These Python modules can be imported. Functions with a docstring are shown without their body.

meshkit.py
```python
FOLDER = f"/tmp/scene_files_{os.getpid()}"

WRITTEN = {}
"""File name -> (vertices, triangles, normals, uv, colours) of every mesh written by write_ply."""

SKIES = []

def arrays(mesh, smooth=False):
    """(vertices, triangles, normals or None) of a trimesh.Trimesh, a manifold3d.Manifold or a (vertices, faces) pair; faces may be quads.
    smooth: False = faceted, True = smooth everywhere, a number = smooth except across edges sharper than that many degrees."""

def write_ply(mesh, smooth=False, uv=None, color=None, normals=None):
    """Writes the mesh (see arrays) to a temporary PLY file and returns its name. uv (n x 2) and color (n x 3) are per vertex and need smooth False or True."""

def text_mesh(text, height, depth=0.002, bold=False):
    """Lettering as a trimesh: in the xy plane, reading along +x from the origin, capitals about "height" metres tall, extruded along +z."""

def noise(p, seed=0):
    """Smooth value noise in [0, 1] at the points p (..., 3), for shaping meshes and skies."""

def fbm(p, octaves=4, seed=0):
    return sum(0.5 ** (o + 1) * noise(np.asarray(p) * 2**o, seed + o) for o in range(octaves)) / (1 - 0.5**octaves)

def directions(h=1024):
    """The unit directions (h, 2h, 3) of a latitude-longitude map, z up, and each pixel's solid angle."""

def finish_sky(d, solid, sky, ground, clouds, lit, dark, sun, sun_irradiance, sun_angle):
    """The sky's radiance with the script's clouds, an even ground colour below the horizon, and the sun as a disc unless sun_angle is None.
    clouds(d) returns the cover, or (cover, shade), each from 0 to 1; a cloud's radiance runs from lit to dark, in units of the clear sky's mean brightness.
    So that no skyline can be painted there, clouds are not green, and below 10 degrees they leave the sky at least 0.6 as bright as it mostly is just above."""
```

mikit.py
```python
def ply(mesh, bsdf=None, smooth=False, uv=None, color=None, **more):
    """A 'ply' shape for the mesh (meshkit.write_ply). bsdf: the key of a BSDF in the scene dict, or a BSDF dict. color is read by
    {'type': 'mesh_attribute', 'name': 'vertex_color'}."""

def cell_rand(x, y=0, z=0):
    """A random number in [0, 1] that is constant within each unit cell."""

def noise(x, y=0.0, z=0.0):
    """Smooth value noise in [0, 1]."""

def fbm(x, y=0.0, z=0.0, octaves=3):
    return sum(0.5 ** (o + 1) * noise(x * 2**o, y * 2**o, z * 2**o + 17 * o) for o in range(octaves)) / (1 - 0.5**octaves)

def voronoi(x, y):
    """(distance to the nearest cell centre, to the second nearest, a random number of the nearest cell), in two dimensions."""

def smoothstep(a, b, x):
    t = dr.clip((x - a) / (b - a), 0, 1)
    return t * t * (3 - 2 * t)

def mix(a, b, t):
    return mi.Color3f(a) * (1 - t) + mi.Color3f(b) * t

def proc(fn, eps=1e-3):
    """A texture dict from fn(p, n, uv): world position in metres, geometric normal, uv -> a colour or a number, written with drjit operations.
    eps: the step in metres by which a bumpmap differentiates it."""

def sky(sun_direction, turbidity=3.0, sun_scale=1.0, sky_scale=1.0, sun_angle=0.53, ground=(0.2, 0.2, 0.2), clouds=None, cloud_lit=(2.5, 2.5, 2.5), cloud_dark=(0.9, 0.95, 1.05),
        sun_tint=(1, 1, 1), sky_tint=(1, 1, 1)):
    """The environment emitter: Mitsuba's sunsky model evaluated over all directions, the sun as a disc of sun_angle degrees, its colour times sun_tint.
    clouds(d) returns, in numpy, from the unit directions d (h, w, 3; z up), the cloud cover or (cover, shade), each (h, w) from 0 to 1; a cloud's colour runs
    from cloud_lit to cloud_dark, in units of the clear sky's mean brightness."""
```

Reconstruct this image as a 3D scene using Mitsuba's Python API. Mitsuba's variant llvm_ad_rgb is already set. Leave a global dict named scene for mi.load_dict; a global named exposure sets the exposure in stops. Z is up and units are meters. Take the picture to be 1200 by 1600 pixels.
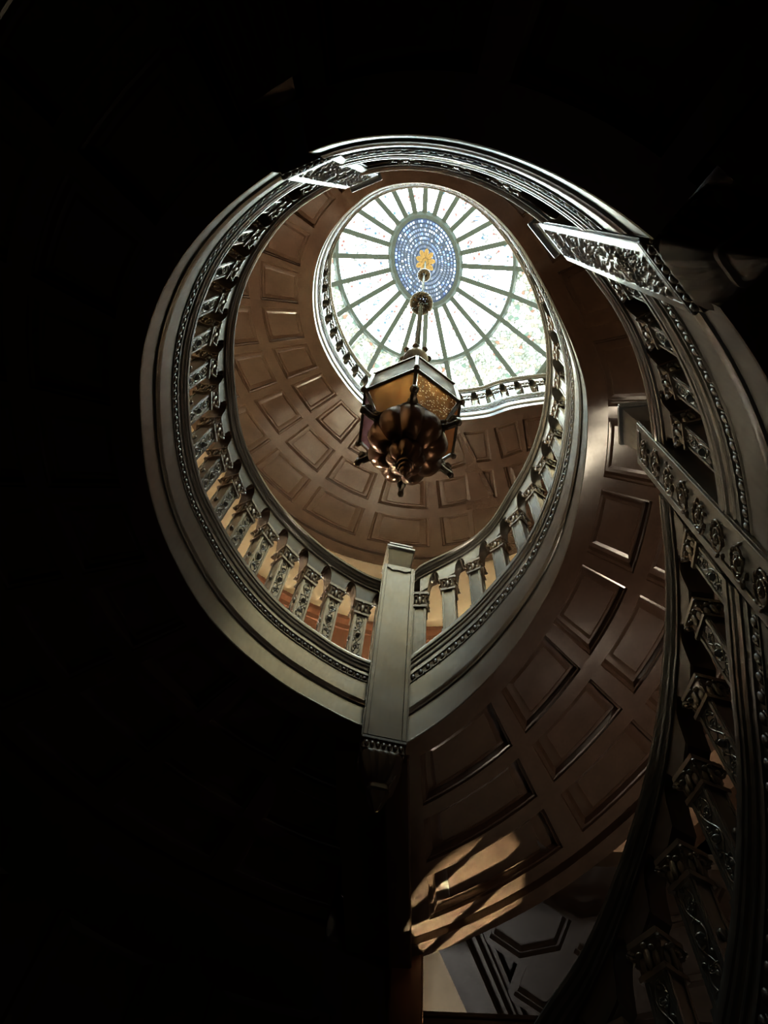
import math
import numpy as np, trimesh, mitsuba as mi, drjit as dr, mikit, meshkit
from mikit import noise, fbm, voronoi, cell_rand, smoothstep, mix
from scipy.interpolate import PchipInterpolator as PC

T = mi.ScalarTransform4f
scene, labels = {}, {}
S, EYE = 1.25, 1.5            # the plan is drawn in units of 1.25 m, heights counted from the eye


def W3(v):
    return np.asarray(v, float) * S + [0, 0, EYE]


# ------------------------------------------------------------------ camera, light, exposure
exposure = 1.5
GLASS, BLUE = 13.0, .72
UNSEEN_LAMP, UNSEEN_DOOR = 145.0, 15.0        # unseen floor lamps of the landing, unseen glazed door of the hall       # radiance of the daylit clear panes and of the dense blue medallion
FWD, DOWN = np.array([-0.06153, 0.37275, 0.92589]), np.array([0, 0.92765, -0.37345])
EYEP = np.array([0, 0, EYE])
scene['camera'] = {'type': 'perspective', 'fov': 2 * math.degrees(math.atan(0.5)), 'fov_axis': 'x', 'near_clip': 0.02, 'far_clip': 100.0,
                   'to_world': T().look_at(origin=EYEP.tolist(), target=(EYEP + FWD).tolist(), up=(-DOWN).tolist())}

# ------------------------------------------------------------------ materials
def wood(a, b, fine, rough, spec=0.5, coat=0.0):
    def col(p, n, uv):
        g = fbm(p.x * 9, p.y * 9, p.z * 2.2, 3)
        f = noise(p.x * fine, p.y * fine, p.z * fine * .12)
        return mix(a, b, dr.clip(g * .75 + f * .35 - .05, 0, 1))
    def rg(p, n, uv):
        return rough + .12 * (fbm(p.x * 5, p.y * 5, p.z * 5, 2) - .5)
    return {'type': 'twosided', 'bsdf': {'type': 'principled', 'base_color': mikit.proc(col), 'roughness': mikit.proc(rg), 'specular': spec, 'clearcoat': coat, 'clearcoat_gloss': .8}}


def flat(c, rough=.5, metal=0.0, spec=.5):
    return {'type': 'twosided', 'bsdf': {'type': 'principled', 'base_color': {'type': 'rgb', 'value': list(c)}, 'roughness': rough, 'metallic': metal, 'specular': spec}}


scene['m_oak'] = wood((.019, .0100, .0062), (.041, .0225, .0150), 90, .22, .4, .25)
scene['m_wainscot'] = wood((.050, .018, .009), (.085, .033, .016), 60, .4, .4)
scene['m_trim'] = wood((.034, .035, .034), (.062, .063, .060), 70, .23, 1.0, .6)
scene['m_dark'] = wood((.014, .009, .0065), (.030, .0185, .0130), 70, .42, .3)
scene['m_red'] = wood((.05, .018, .009), (.10, .038, .018), 60, .4, .4)
scene['m_carve'] = wood((.05, .038, .028), (.10, .076, .056), 60, .26, .6)


def plaster(p, n, uv):
    return mix((.82, .70, .50), (.87, .75, .55), fbm(p.x * 2, p.y * 2, p.z * 2, 3))


scene['m_plaster'] = {'type': 'twosided', 'bsdf': {'type': 'diffuse', 'reflectance': mikit.proc(plaster)}}
scene['m_copper'] = flat((.10, .052, .030), .30, .9)
scene['m_bronze'] = flat((.06, .048, .035), .35, .8)
scene['m_came'] = flat((.060, .086, .092), .6)
scene['m_gold'] = flat((.42, .29, .12), .5, .2)
scene['m_chain'] = flat((.08, .095, .085), .65, .3)


def pebble(p, n, uv):
    return fbm(p.x * 70, p.y * 70, p.z * 70, 2) * .006


def glasspane(c, d=1.1):
    return {'type': 'bumpmap', 'arbitrary': {'type': 'proc', **{k: v for k, v in mikit.proc(pebble, .002).items() if k != 'type'}}, 'scale': 1.0,
            'bsdf': {'type': 'principledthin', 'base_color': {'type': 'rgb', 'value': list(c)}, 'roughness': .18, 'spec_trans': .25, 'diff_trans': d, 'eta': 1.5}}


def painted_sparkle(p, n, uv):
    e1, e2, er = voronoi(uv.x * 13, uv.y * 13)
    return mix((.24, .105, .030), (1, .9, .65), (e1 < .24) & (er > .35))  # sparkles of skylight through the pane, painted into its colour


scene['m_amber'] = glasspane((.27, .115, .030))
scene['m_amber_sparkle'] = glasspane((.27, .115, .03))
scene['m_amber_sparkle']['bsdf']['base_color'] = mikit.proc(painted_sparkle)
scene['m_orange'] = glasspane((.34, .135, .045))
scene['m_mauve_sheen'] = glasspane((.38, .22, .30))  # mauve of reflected light put into the pane colour
scene['m_pale'] = glasspane((.62, .66, .64))


def rad_clear(p, n, uv):
    d1, d2, r = voronoi(p.x * 11.0, p.y * 11.0)
    came = smoothstep(.03, .09, d2 - d1)
    tint = dr.select(r > .86, mi.Color3f(.95, .6, .5), dr.select(r < .1, mi.Color3f(.5, .75, 1.1), dr.select(r > .72, mi.Color3f(.85, .98, .85), mi.Color3f(.66, .99, 1.04))))
    u, v = (uv.x - .5) * 1.6, (uv.y - .52) * 2.6
    q = dr.abs(u) + dr.abs(v)
    ring = smoothstep(.10, .14, q) * (1 - smoothstep(.20, .24, q))
    arc = dr.sqrt(dr.square(u) + dr.square((uv.y - .05) * 1.5))
    red = smoothstep(.30, .33, arc) * (1 - smoothstep(.36, .39, arc))
    c = tint * GLASS * (.55 + .45 * noise(p.x * 1.5, p.y * 1.5))
    e1, e2, er = voronoi(p.x * 12.0, p.y * 12.0)
    speck = (er > .84) & (e1 < .40)
    c = dr.select(speck, dr.select(er > .96, mi.Color3f(.05, .14, .22), dr.select(er > .91, mi.Color3f(.26, .10, .08), mi.Color3f(.22, .24, .22))), c)
    c = dr.select(ring > .5, mi.Color3f(.02, .10, .18), c)
    c = dr.select((red > .5) & (noise(p.x * 9, p.y * 9) > .45), mi.Color3f(.28, .09, .07), c)
    k = noise(p.x * 4, p.y * 4, 7)
    return mix(dr.select(k > .62, mi.Color3f(.30, .12, .10), dr.select(k < .3, mi.Color3f(.12, .2, .3), mi.Color3f(.24, .26, .24))), c, came)


def rad_outer(p, n, uv):
    d1, d2, r = voronoi(p.x * 12.5, p.y * 12.5)
    came = smoothstep(.06, .20, d2 - d1)
    tint = dr.select(r > .94, mi.Color3f(.9, .42, .28), dr.select(r < .06, mi.Color3f(.35, .62, .5), dr.select(r > .6, mi.Color3f(1, .97, .76), mi.Color3f(.84, 1, .92))))
    dense = cell_rand(dr.floor(r * 9999)) > .45
    return mix((.085, .11, .07), tint * dr.select(dense, .30 + .16 * noise(p.x * 3, p.y * 3), GLASS * .85), came)


def rad_blue(p, n, uv):
    k = dr.floor(uv.y * 11)
    m = 64 + 0 * k
    cu, cv = uv.x * m + .5 * (k - 2 * dr.floor(k / 2)), uv.y * 11
    fu, fv = cu - dr.floor(cu), cv - dr.floor(cv)
    came = smoothstep(.06, .24, dr.minimum(fu, 1 - fu)) * smoothstep(.12, .32, dr.minimum(fv, 1 - fv))
    r, r2 = cell_rand(dr.floor(cu), k, 5), cell_rand(dr.floor(cu), k, 9)
    patch = noise(p.x * 3.2, p.y * 3.2, 4)
    dark = smoothstep(.45, .62, patch) * (1 - smoothstep(.75, .95, uv.y) * .5)  # dark clusters painted in for the silhouette of a bar outside
    c = mix((.14, .34, 1.0), (.80, .95, 1.1), r) * (BLUE * (.10 + 2.2 * r2 * r2))
    c = mix(c, (.10, .13, .20), dark * .85 * (r2 < .8))
    c = mix(c, (.10, .12, .15), (uv.y < .42) * .75)
    return mix((.006, .014, .05), c, came)


def emitter(fn):
    return {'type': 'area', 'radiance': mikit.proc(fn)}


# ------------------------------------------------------------------ mesh helpers
def add(key, mesh, mat, smooth=30, label=None, cat=None, group=None, kind=None, metres=False, **more):
    v, f = (mesh.vertices, mesh.faces) if hasattr(mesh, 'vertices') else mesh
    scene[key] = mikit.ply((np.asarray(v, float) if metres else W3(v), f), mat, smooth, **more)
    tag(key, label, cat, group, kind)
    return key


def tag(key, label=None, cat=None, group=None, kind=None):
    d = {k: v for k, v in dict(label=label, category=cat, group=group, kind=kind).items() if v}
    if d:
        labels[key] = d


COUNT = {}


def num(key):
    """the key, with _001, _002 ... when it is taken"""
    n = COUNT.get(key, 0)
    COUNT[key] = n + 1
    return key if n == 0 else f'{key}_{n:03d}'


def grid(P, cu=False, cv=False):
    P = np.asarray(P, float)
    n, m = P.shape[:2]
    i, j = np.meshgrid(np.arange(n if cu else n - 1), np.arange(m if cv else m - 1), indexing='ij')
    i2, j2 = (i + 1) % n, (j + 1) % m
    q = np.stack([i * m + j, i2 * m + j, i2 * m + j2, i * m + j2], -1).reshape(-1, 4)
    return P.reshape(-1, 3), np.vstack([q[:, [0, 1, 2]], q[:, [0, 2, 3]]])


def cat(*ms):
    vs, fs, k = [], [], 0
    for m in ms:
        v, f = (m.vertices, m.faces) if hasattr(m, 'vertices') else m
        vs.append(np.asarray(v, float)); fs.append(np.asarray(f) + k); k += len(v)
    return np.vstack(vs), np.vstack(fs)


def box(x0, x1, y0, y1, z0, z1, bev=0.0):
    m = trimesh.creation.box(extents=(x1 - x0, y1 - y0, z1 - z0))
    if bev:
        s = np.array([x1 - x0, y1 - y0, z1 - z0]) / 2
        pts = [np.array(c) * s - np.array(c) * bev * (np.arange(3) != k) for c in np.ndindex(2, 2, 2) for c in [2 * np.array(c) - 1] for k in range(3)]
        m = trimesh.convex.convex_hull(np.array(pts))
    m.apply_translation([(x0 + x1) / 2, (y0 + y1) / 2, (z0 + z1) / 2])
    return m.vertices, m.faces


def tube(pts, r, sides=6, closed=False):
    p = np.asarray(pts, float)
    if closed:
        t = np.roll(p, -1, 0) - np.roll(p, 1, 0)
    else:
        t = np.gradient(p, axis=0)
    t /= np.linalg.norm(t, axis=1, keepdims=True) + 1e-12
    ref = np.where(np.abs(t[:, 2:]) < .9, [0, 0, 1.0], [1.0, 0, 0])
    a = np.cross(t, ref); a /= np.linalg.norm(a, axis=1, keepdims=True) + 1e-12
    b = np.cross(t, a)
    an = np.arange(sides) * 2 * np.pi / sides + np.pi / sides
    rr = np.broadcast_to(r, (len(p),))[:, None, None]
    P = p[:, None] + rr * (np.cos(an)[None, :, None] * a[:, None] + np.sin(an)[None, :, None] * b[:, None])
    v, f = grid(P, closed, True)
    if not closed:
        n, k = len(p), sides
        v = np.vstack([v, p[:1], p[-1:]])
        c = [[(j + 1) % k, j, n * k] for j in range(k)] + [[(n - 1) * k + j, (n - 1) * k + (j + 1) % k, n * k + 1] for j in range(k)]
        f = np.vstack([f, c])
    return v, f


ICO1, ICO2 = trimesh.creation.icosphere(1, 1.0), trimesh.creation.icosphere(2, 1.0)


def blob(c, r, M=None, ico=ICO1):
    v = np.asarray(ico.vertices) * r
    if M is not None:
        v = v @ np.asarray(M)
    return v + c, np.asarray(ico.faces)


def lathe(prof, sides=32, lobes=0, amp=0.0, c=(0, 0)):
    """prof rows: radius, height(, share of the lobing)"""
    an = np.arange(sides) * 2 * np.pi / sides
    rows = []
    for q in prof:
        k = 1 + (amp * q[2] * (np.abs(np.cos(an * lobes / 2)) ** .7 - .55) if len(q) > 2 and lobes else 0)
        rows.append(np.stack([c[0] + q[0] * k * np.cos(an), c[1] + q[0] * k * np.sin(an), np.full(sides, q[1])], 1))
    return grid(np.array(rows), False, True)


# ------------------------------------------------------------------ plan of the stair: one ellipse, heights along it
CX, CY, EA, EB, ROT = -.1087, 1.0084, .9361, 1.1319, -.0651
CR, SR = math.cos(ROT), math.sin(ROT)
Hb = PC(*zip(*[(-78, -.06), (-68, .11), (-51, .38), (-38, .64), (-26, .86), (-12, 1.13), (0, 1.33), (9, 1.42), (28, 1.43), (40, 1.45), (66, 1.49), (75, 1.51), (80, 1.56),
               (86, 1.66), (90, 1.74), (101, 2.0), (108, 2.14), (118, 2.24), (128, 2.30), (144, 2.41), (163, 2.57), (180, 2.64), (193, 2.69), (206, 2.72), (225, 2.77), (239, 2.78),
               (254, 2.74), (257, 2.73), (261, 2.60), (265.5, 2.665), (278, 2.86), (306, 3.31), (320, 3.51), (336, 3.78), (349, 3.96), (360, 4.10), (368, 4.40), (377, 4.89), (390, 5.33),
               (406, 5.44), (430, 5.46), (458, 5.5), (476, 6.1), (491, 6.28), (506, 6.48), (522, 6.77), (539, 7.05), (556, 7.35), (572, 7.53), (588, 7.57), (760, 7.57)]))
Hs = PC(*zip(*[(-78, .60), (-60, .90), (-42, 1.21), (-33, 1.38), (-22, 1.62), (-10, 1.90), (0, 2.03), (10, 2.06), (20, 2.09), (35, 2.15), (60, 2.18), (80, 2.30), (101, 2.62), (118, 2.80),
               (128, 2.87), (138, 2.96), (148, 3.03), (157, 3.09), (167, 3.15), (176, 3.18), (185, 3.21), (195, 3.27), (214, 3.31), (233, 3.31), (243, 3.28), (253, 3.25), (261, 3.24),
               (267, 3.38), (276, 3.57), (287, 3.77), (297, 3.94), (309, 4.09), (325, 4.32), (345, 4.60), (360, 4.82), (375, 5.3), (390, 5.85), (406, 6.1), (430, 6.15), (458, 6.2),
               (476, 6.65), (491, 6.85), (506, 7.05), (522, 7.35), (539, 7.62), (556, 7.90), (572, 8.05), (588, 8.08), (760, 8.08)]))
Hr = PC(*zip(*[(-78, 1.28), (-68, 1.46), (-60, 1.57), (-51, 1.73), (-38, 1.97), (-26, 2.21), (-12, 2.48), (-4, 2.64), (9, 2.76), (22, 2.76), (28, 2.77), (33, 2.81), (38, 2.88), (50, 2.95),
               (75, 3.02), (95, 3.25), (106, 3.42), (117, 3.48), (128, 3.61), (139, 3.70), (150, 3.80), (161, 3.91), (173, 3.99), (184, 4.01), (194, 4.07), (206, 4.13), (217, 4.18),
               (228, 4.20), (239, 4.19), (253, 4.15), (262, 4.2), (268, 4.42), (297, 4.74), (310, 5.00), (320, 5.11), (330, 5.22), (339, 5.34), (346, 5.45), (355, 5.57), (365, 5.73),
               (375, 6.0), (389, 6.5), (404, 6.8), (430, 6.85), (460, 6.95), (480, 7.15), (502, 7.40), (515, 7.83), (525, 8.14), (542, 8.56), (558, 8.80), (574, 8.90), (588, 8.94), (760, 8.94)]))
Wof = PC([-90, 262, 272, 300, 380, 500, 600, 760], [1.31, 1.31, 1.29, 1.25, 1.36, 1.55, 1.58, 1.58])


def ell(phi, off=0.0):
    t = -np.radians(np.asarray(phi, float))
    u, v = EA * np.cos(t), EB * np.sin(t)
    nu, nv = np.cos(t) / EA, np.sin(t) / EB
    L = np.hypot(nu, nv)
    u, v, nu, nv = u + off * nu / L, v + off * nv / L, nu / L, nv / L
    return np.stack([CX + CR * u - SR * v, CY + SR * u + CR * v], -1), np.stack([CR * nu - SR * nv, SR * nu + CR * nv], -1)


class Path:
    def __init__(s, p0, p1, tail=None, step=1.0):
        ph = np.linspace(p0, p1, max(2, int(round((p1 - p0) / step)) + 1))
        X, N = ell(ph)
        if tail is not None:
            d = np.r_[0, np.cumsum(np.hypot(*np.diff(np.vstack([X[-1:], tail]), axis=0).T))]
            q = np.linspace(0, d[-1], 70)[1:]
            pts = np.vstack([X[-1:], tail])
            Y = np.stack([PC(d, pts[:, 0])(q), PC(d, pts[:, 1])(q)], -1)
            X = np.vstack([X, Y]); ph = np.r_[ph, np.full(len(Y), p1)]
            t = np.gradient(X, axis=0); N2 = np.stack([t[:, 1], -t[:, 0]], -1)
            N2 *= np.sign((N2[:len(N)] * N).sum()); N2 /= np.linalg.norm(N2, axis=1, keepdims=True)
            N = N2
        s.X, s.N, s.ph = X, N, ph
        s.s = np.r_[0, np.cumsum(np.hypot(*np.diff(X, axis=0).T))]
        s.b, s.h, s.r, s.w = Hb(ph), Hs(ph), Hr(ph), Wof(ph)
        s.L = s.s[-1]

    def at(s, q):
        f = lambda a: np.interp(q, s.s, a)
        X = np.stack([f(s.X[:, 0]), f(s.X[:, 1])], -1)
        N = np.stack([f(s.N[:, 0]), f(s.N[:, 1])], -1)
        N /= np.linalg.norm(N, axis=-1, keepdims=True)
        return X, N, f(s.b), f(s.h), f(s.r), f(s.w)

    def arc(s, phi):
        return float(np.interp(phi, s.ph, s.s))


def fr(*rows):      # profile rows (offset outward, share of the string's height)
    return [(o, 1 - f, f, 0, 0) for o, f in rows]


def rl(*rows):      # profile rows (offset, share of the balustrade's height)
    return [(o, 0, 1 - f, f, 0) for o, f in rows]


def sweep(path, prof, s0=0, s1=None, closed=False, n=None, caps=False):
    s1 = path.L if s1 is None else s1
    q = np.linspace(s0, s1, n or max(2, int((s1 - s0) / .03)))
    X, N, b, h, r, w = path.at(q)
    P = []
    for o, wb, ws, wr, dh in prof:
        P.append(np.concatenate([X + N * o, (wb * b + ws * h + wr * r + dh)[:, None]], 1))
    P = np.array(P).transpose(1, 0, 2)
    m = grid(P, False, closed)
    if caps and closed:
        k = len(prof); v, f = m; n0 = len(q)
        extra = [[0, j, j + 1] for j in range(1, k - 1)] + [[(n0 - 1) * k, (n0 - 1) * k + j + 1, (n0 - 1) * k + j] for j in range(1, k - 1)]
        m = v, np.vstack([f, extra])
    return m


# ------------------------------------------------------------------ soffit lattice with sunk panels
def soffit(key, path, stiles, rows, hw=.025, depth=.06):
    """rows: shares (t0, t1) of the width; stiles: arc positions of the cross pieces"""
    def pts(q, t, dh):
        q, t = np.broadcast_arrays(np.asarray(q, float), np.asarray(t, float))
        X, N, b, h, r, w = path.at(q)
        return np.concatenate([X + N * (w * t)[..., None], (b + dh)[..., None]], -1)

    def patch(s0, s1, t0, t1, dh=0.0):
        n = max(3, int((s1 - s0) / .035) + 1)
        q, t = np.meshgrid(np.linspace(s0, s1, n), [t0, t1], indexing='ij')
        return grid(pts(q, t, dh))

    tt = [0.0] + [x for r in rows for x in r] + [.90, .905, 1.0]
    ms = []
    for k in range(0, len(rows) + 1):                                     # long rails
        ms.append(patch(0, path.L, tt[2 * k], tt[2 * k + 1]))
    ms[-1] = patch(0, path.L, rows[-1][1], .895)
    ms.append(patch(0, path.L, .925, 1.0, -.012))                         # outer strip beyond a groove
    ms.append(patch(0, path.L, .895, .925, .05))
    for t in (.895, .925):
        q = np.linspace(0, path.L, max(3, int(path.L / .04)))
        ms.append(grid(np.stack([pts(q, t, -.012 if t > .9 else 0), pts(q, t, .05)], 1)))
    edges = [-1e9, *stiles, 1e9]
    spans = []
    for a, b_ in zip(edges[:-1], edges[1:]):
        s0, s1 = max(0, a + hw), min(path.L, b_ - hw)
        if s1 - s0 > .03:
            spans.append((s0, s1, a < -1e8, b_ > 1e8))
    for st in stiles:
        for t0, t1 in rows:
            a, b_ = max(0, st - hw), min(path.L, st + hw)
            if b_ > a:
                ms.append(patch(a, b_, t0, t1))
    top = patch(0, path.L, .02, 1.0, .42)                                  # upper face of the flight
    q = np.linspace(0, path.L, max(3, int(path.L / .04)))
    side = grid(np.stack([pts(q, 1.0, -.012), pts(q, 1.0, .42)], 1))
    ends = [grid(np.stack([pts(e, np.linspace(0, 1, 5), 0.0), pts(e, np.linspace(0, 1, 5), .42)], 1)) for e in (0.0, path.L)]
    mat = 'm_oak'
    add(key + '__soffit', cat(*ms, top, side, *ends), mat, smooth=20)
    lips = []
    for s0, s1, e0, e1 in spans:
        for t0, t1 in rows:
            n = max(3, int((s1 - s0) / .045) + 1)
            w = float(path.at((s0 + s1) / 2)[5])
            ds = lambda k: k
            R = []
            for inset, dh in ((0, 0), (.002, .016), (.010, .020), (.016, depth), (.030, depth), (.044, depth - .010)):
                a, b_, c, d = s0 + inset, s1 - inset, t0 + inset / w, t1 - inset / w
                if b_ - a < .02:
                    break
                u = np.linspace(a, b_, n)
                loop = [*[(x, c) for x in u], *[(b_, c + (d - c) * k / 3) for k in (1, 2)], *[(x, d) for x in u[::-1]], *[(a, d + (c - d) * k / 3) for k in (1, 2)]]
                loop = np.array(loop)
                R.append(pts(loop[:, 0], loop[:, 1], dh))
            m1 = grid(np.array(R), False, True)
            u, v = np.meshgrid(np.linspace(a, b_, n), np.linspace(c, d, 4), indexing='ij')
            m2 = grid(pts(u, v, dh))
            add(num(key + '__panel'), cat(m1, m2), mat, smooth=25)
    return spans


ROWS = [(.080, .295), (.355, .555), (.620, .835)]


def flight(key, path, stiles, label):
    """string with its mouldings, soffit and panels"""
    pr = lambda *r: fr(*r)
    add(key + '__string', sweep(path, fr((.0, 0.0), (-.002, .012), (.0005, .022), (.0005, .028), (.009, .30)), closed=False), 'm_trim', 25)
    add(key + '__architrave', sweep(path, fr((.009, .297), (.002, .300), (.000, .318), (.003, .325), (-.002, .345), (-.003, .362), (-.001, .365))), 'm_trim', 25)
    add(key + '__frieze', sweep(path, fr((-.001, .362), (.007, .655), (.002, .66), (.002, .668))), 'm_trim', 25)
    add(key + '__egg_bed', sweep(path, fr((.006, .655), (.008, .70), (.006, .745), (-.001, .75), (-.001, .760), (.001, .763), (.004, .825))), 'm_trim', 25)
    add(key + '__base_moulding', sweep(path, fr((.003, .82), (-.002, .825), (-.003, .84), (.001, .855), (.000, .88), (-.006, .895), (-.007, .915), (-.003, .93), (-.003, .942))), 'm_trim', 25)
    add(key + '__base_rail', sweep(path, fr((-.003, .935), (-.008, .94), (-.009, .965), (-.007, .99), (-.006, 1.0), (.13, 1.0), (.13, 0.1))), 'm_trim', 25)
    eggs = []
    for q in np.arange(.02, path.L - .01, .036):
        X, N, b, h, r, w = path.at(q)
        c = [*(X + N * .005), b + (h - b) * .705]
        tx, ty = -N[1], N[0]
        eggs.append(blob(c, 1.0, np.array([[tx * .0115, ty * .0115, 0], [N[0] * .008, N[1] * .008, 0], [0, 0, (h - b) * .036]])))
        c2 = [*(path.at(q + .018)[0] + N * .004), b + (h - b) * .70]
        eggs.append(box(c2[0] - .003, c2[0] + .003, c2[1] - .003, c2[1] + .003, c2[2] - .012, c2[2] + .014))
    add(key + '__egg_moulding', cat(*eggs), 'm_dark', True, kind='stuff')
    soffit(key, path, stiles, ROWS, depth=.040 if key.endswith('005') else .052)
    tag(key, label, 'stair flight')


def arcs(path, phi, pitch):
    s0 = path.arc(phi)
    k = np.arange(-80, 80)
    q = s0 + k * pitch
    return [float(x) for x in q if -.02 < x < path.L + .02]


# ------------------------------------------------------------------ balusters
HW = .037


def taper_box(hw0, hw1, z0, z1):
    P = [[[sx * hw, sy * hw, z] for sx, sy in ((-1, -1), (1, -1), (1, 1), (-1, 1))] for hw, z in ((hw0, z0), (hw1, z1))]
    v, f = grid(np.array(P), False, True)
    return v, np.vstack([f, [[0, 1, 2], [0, 2, 3], [4, 6, 5], [4, 7, 6]]])


def frame_face(hw, z0, z1, y, b, d, ax=0):
    """a raised border on a face of a shaft: four bevelled strips"""
    ms = [box(-hw, -hw + b, y - d, y, z0, z1), box(hw - b, hw, y - d, y, z0, z1), box(-hw, hw, y - d, y, z0, z0 + b), box(-hw, hw, y - d, y, z1 - b, z1)]
    m = cat(*ms)
    if ax:
        v = m[0].copy(); v[:, [0, 1]] = np.stack([m[0][:, 1] * ax, m[0][:, 0]], 1); m = v, m[1]
    return m


def make_shaft():
    return cat(taper_box(HW - .004, HW - .004, 0, 1), box(-HW - .006, HW + .006, -HW - .006, HW + .006, -.04, .06),
               frame_face(HW - .002, .06, 1, -HW + .004, .009, .005), frame_face(HW - .002, .06, 1, -HW + .004, .009, .005, 1), frame_face(HW - .002, .06, 1, -HW + .004, .009, .005, -1))


def make_carving(seed):
    rng = np.random.default_rng(seed)
    ms, y = [], -HW + .002
    for sg in (-1, 1):
        z = np.linspace(.10, .95, 34)
        x = sg * .019 * np.sin((z - .1) / .85 * 3 * np.pi)
        ms.append(tube(np.stack([x, np.full_like(z, y + .0015), z], 1), .0035, 5))
    for k in range(16):
        z = .13 + .8 * k / 15 + rng.uniform(-.012, .012)
        x = rng.uniform(-.022, .022)
        a = rng.uniform(0, np.pi)
        M = np.array([[.010 * np.cos(a), 0, .022 * np.sin(a)], [0, .003, 0], [-.005 * np.sin(a), 0, .011 * np.cos(a)]])
        ms.append(blob([x, y, z], 1.0, M))
    for zc in (.28, .78):
        t = np.linspace(0, 3.6 * np.pi, 30)
        ms.append(tube(np.stack([.016 * (1 - t / 14) * np.cos(t), np.full_like(t, y + .001), zc + .034 * (1 - t / 14) * np.sin(t)], 1), .003, 5))
    return cat(*ms)


def make_knob(side=0):
    return blob([side * HW, 0, .52], 1.0, np.diag([.009, .011, .05]), ICO2) if side else blob([0, -HW, .52], 1.0, np.diag([.0125, .014, .030]), ICO2)


def make_capital():
    ms = [taper_box(.034, .046, 0, .075), box(-.052, .052, -.052, .052, .075, .092), box(-.045, .045, -.045, .045, -.012, .004)]
    for sx in (-1, 1):
        for sy in (-1, 1):
            t = np.linspace(0, 3.2 * np.pi, 22)
            r = .016 * (1 - t / 13)
            d = .043
            ms.append(tube(np.stack([sx * (d + r * np.cos(t) * .7), sy * (d + r * np.cos(t) * .7), .058 + r * np.sin(t)], 1), .0055, 5))
    for k in range(4):
        c, s = round(math.cos(k * math.pi / 2)), round(math.sin(k * math.pi / 2))
        R = np.array([[c, s, 0], [-s, c, 0], [0, 0, 1.0]])
        for x, h in ((-.021, .05), (0, .066), (.021, .05)):
            v, f = blob([x, -.040 - .006 * (h > .06), h * .5], 1.0, np.diag([.0105, .008, h * .52]))
            ms.append((v @ R, f))
            v, f = blob([x, -.050, h * .96], 1.0, np.diag([.009, .009, .008]))
            ms.append((v @ R, f))
    return cat(*ms)


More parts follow.
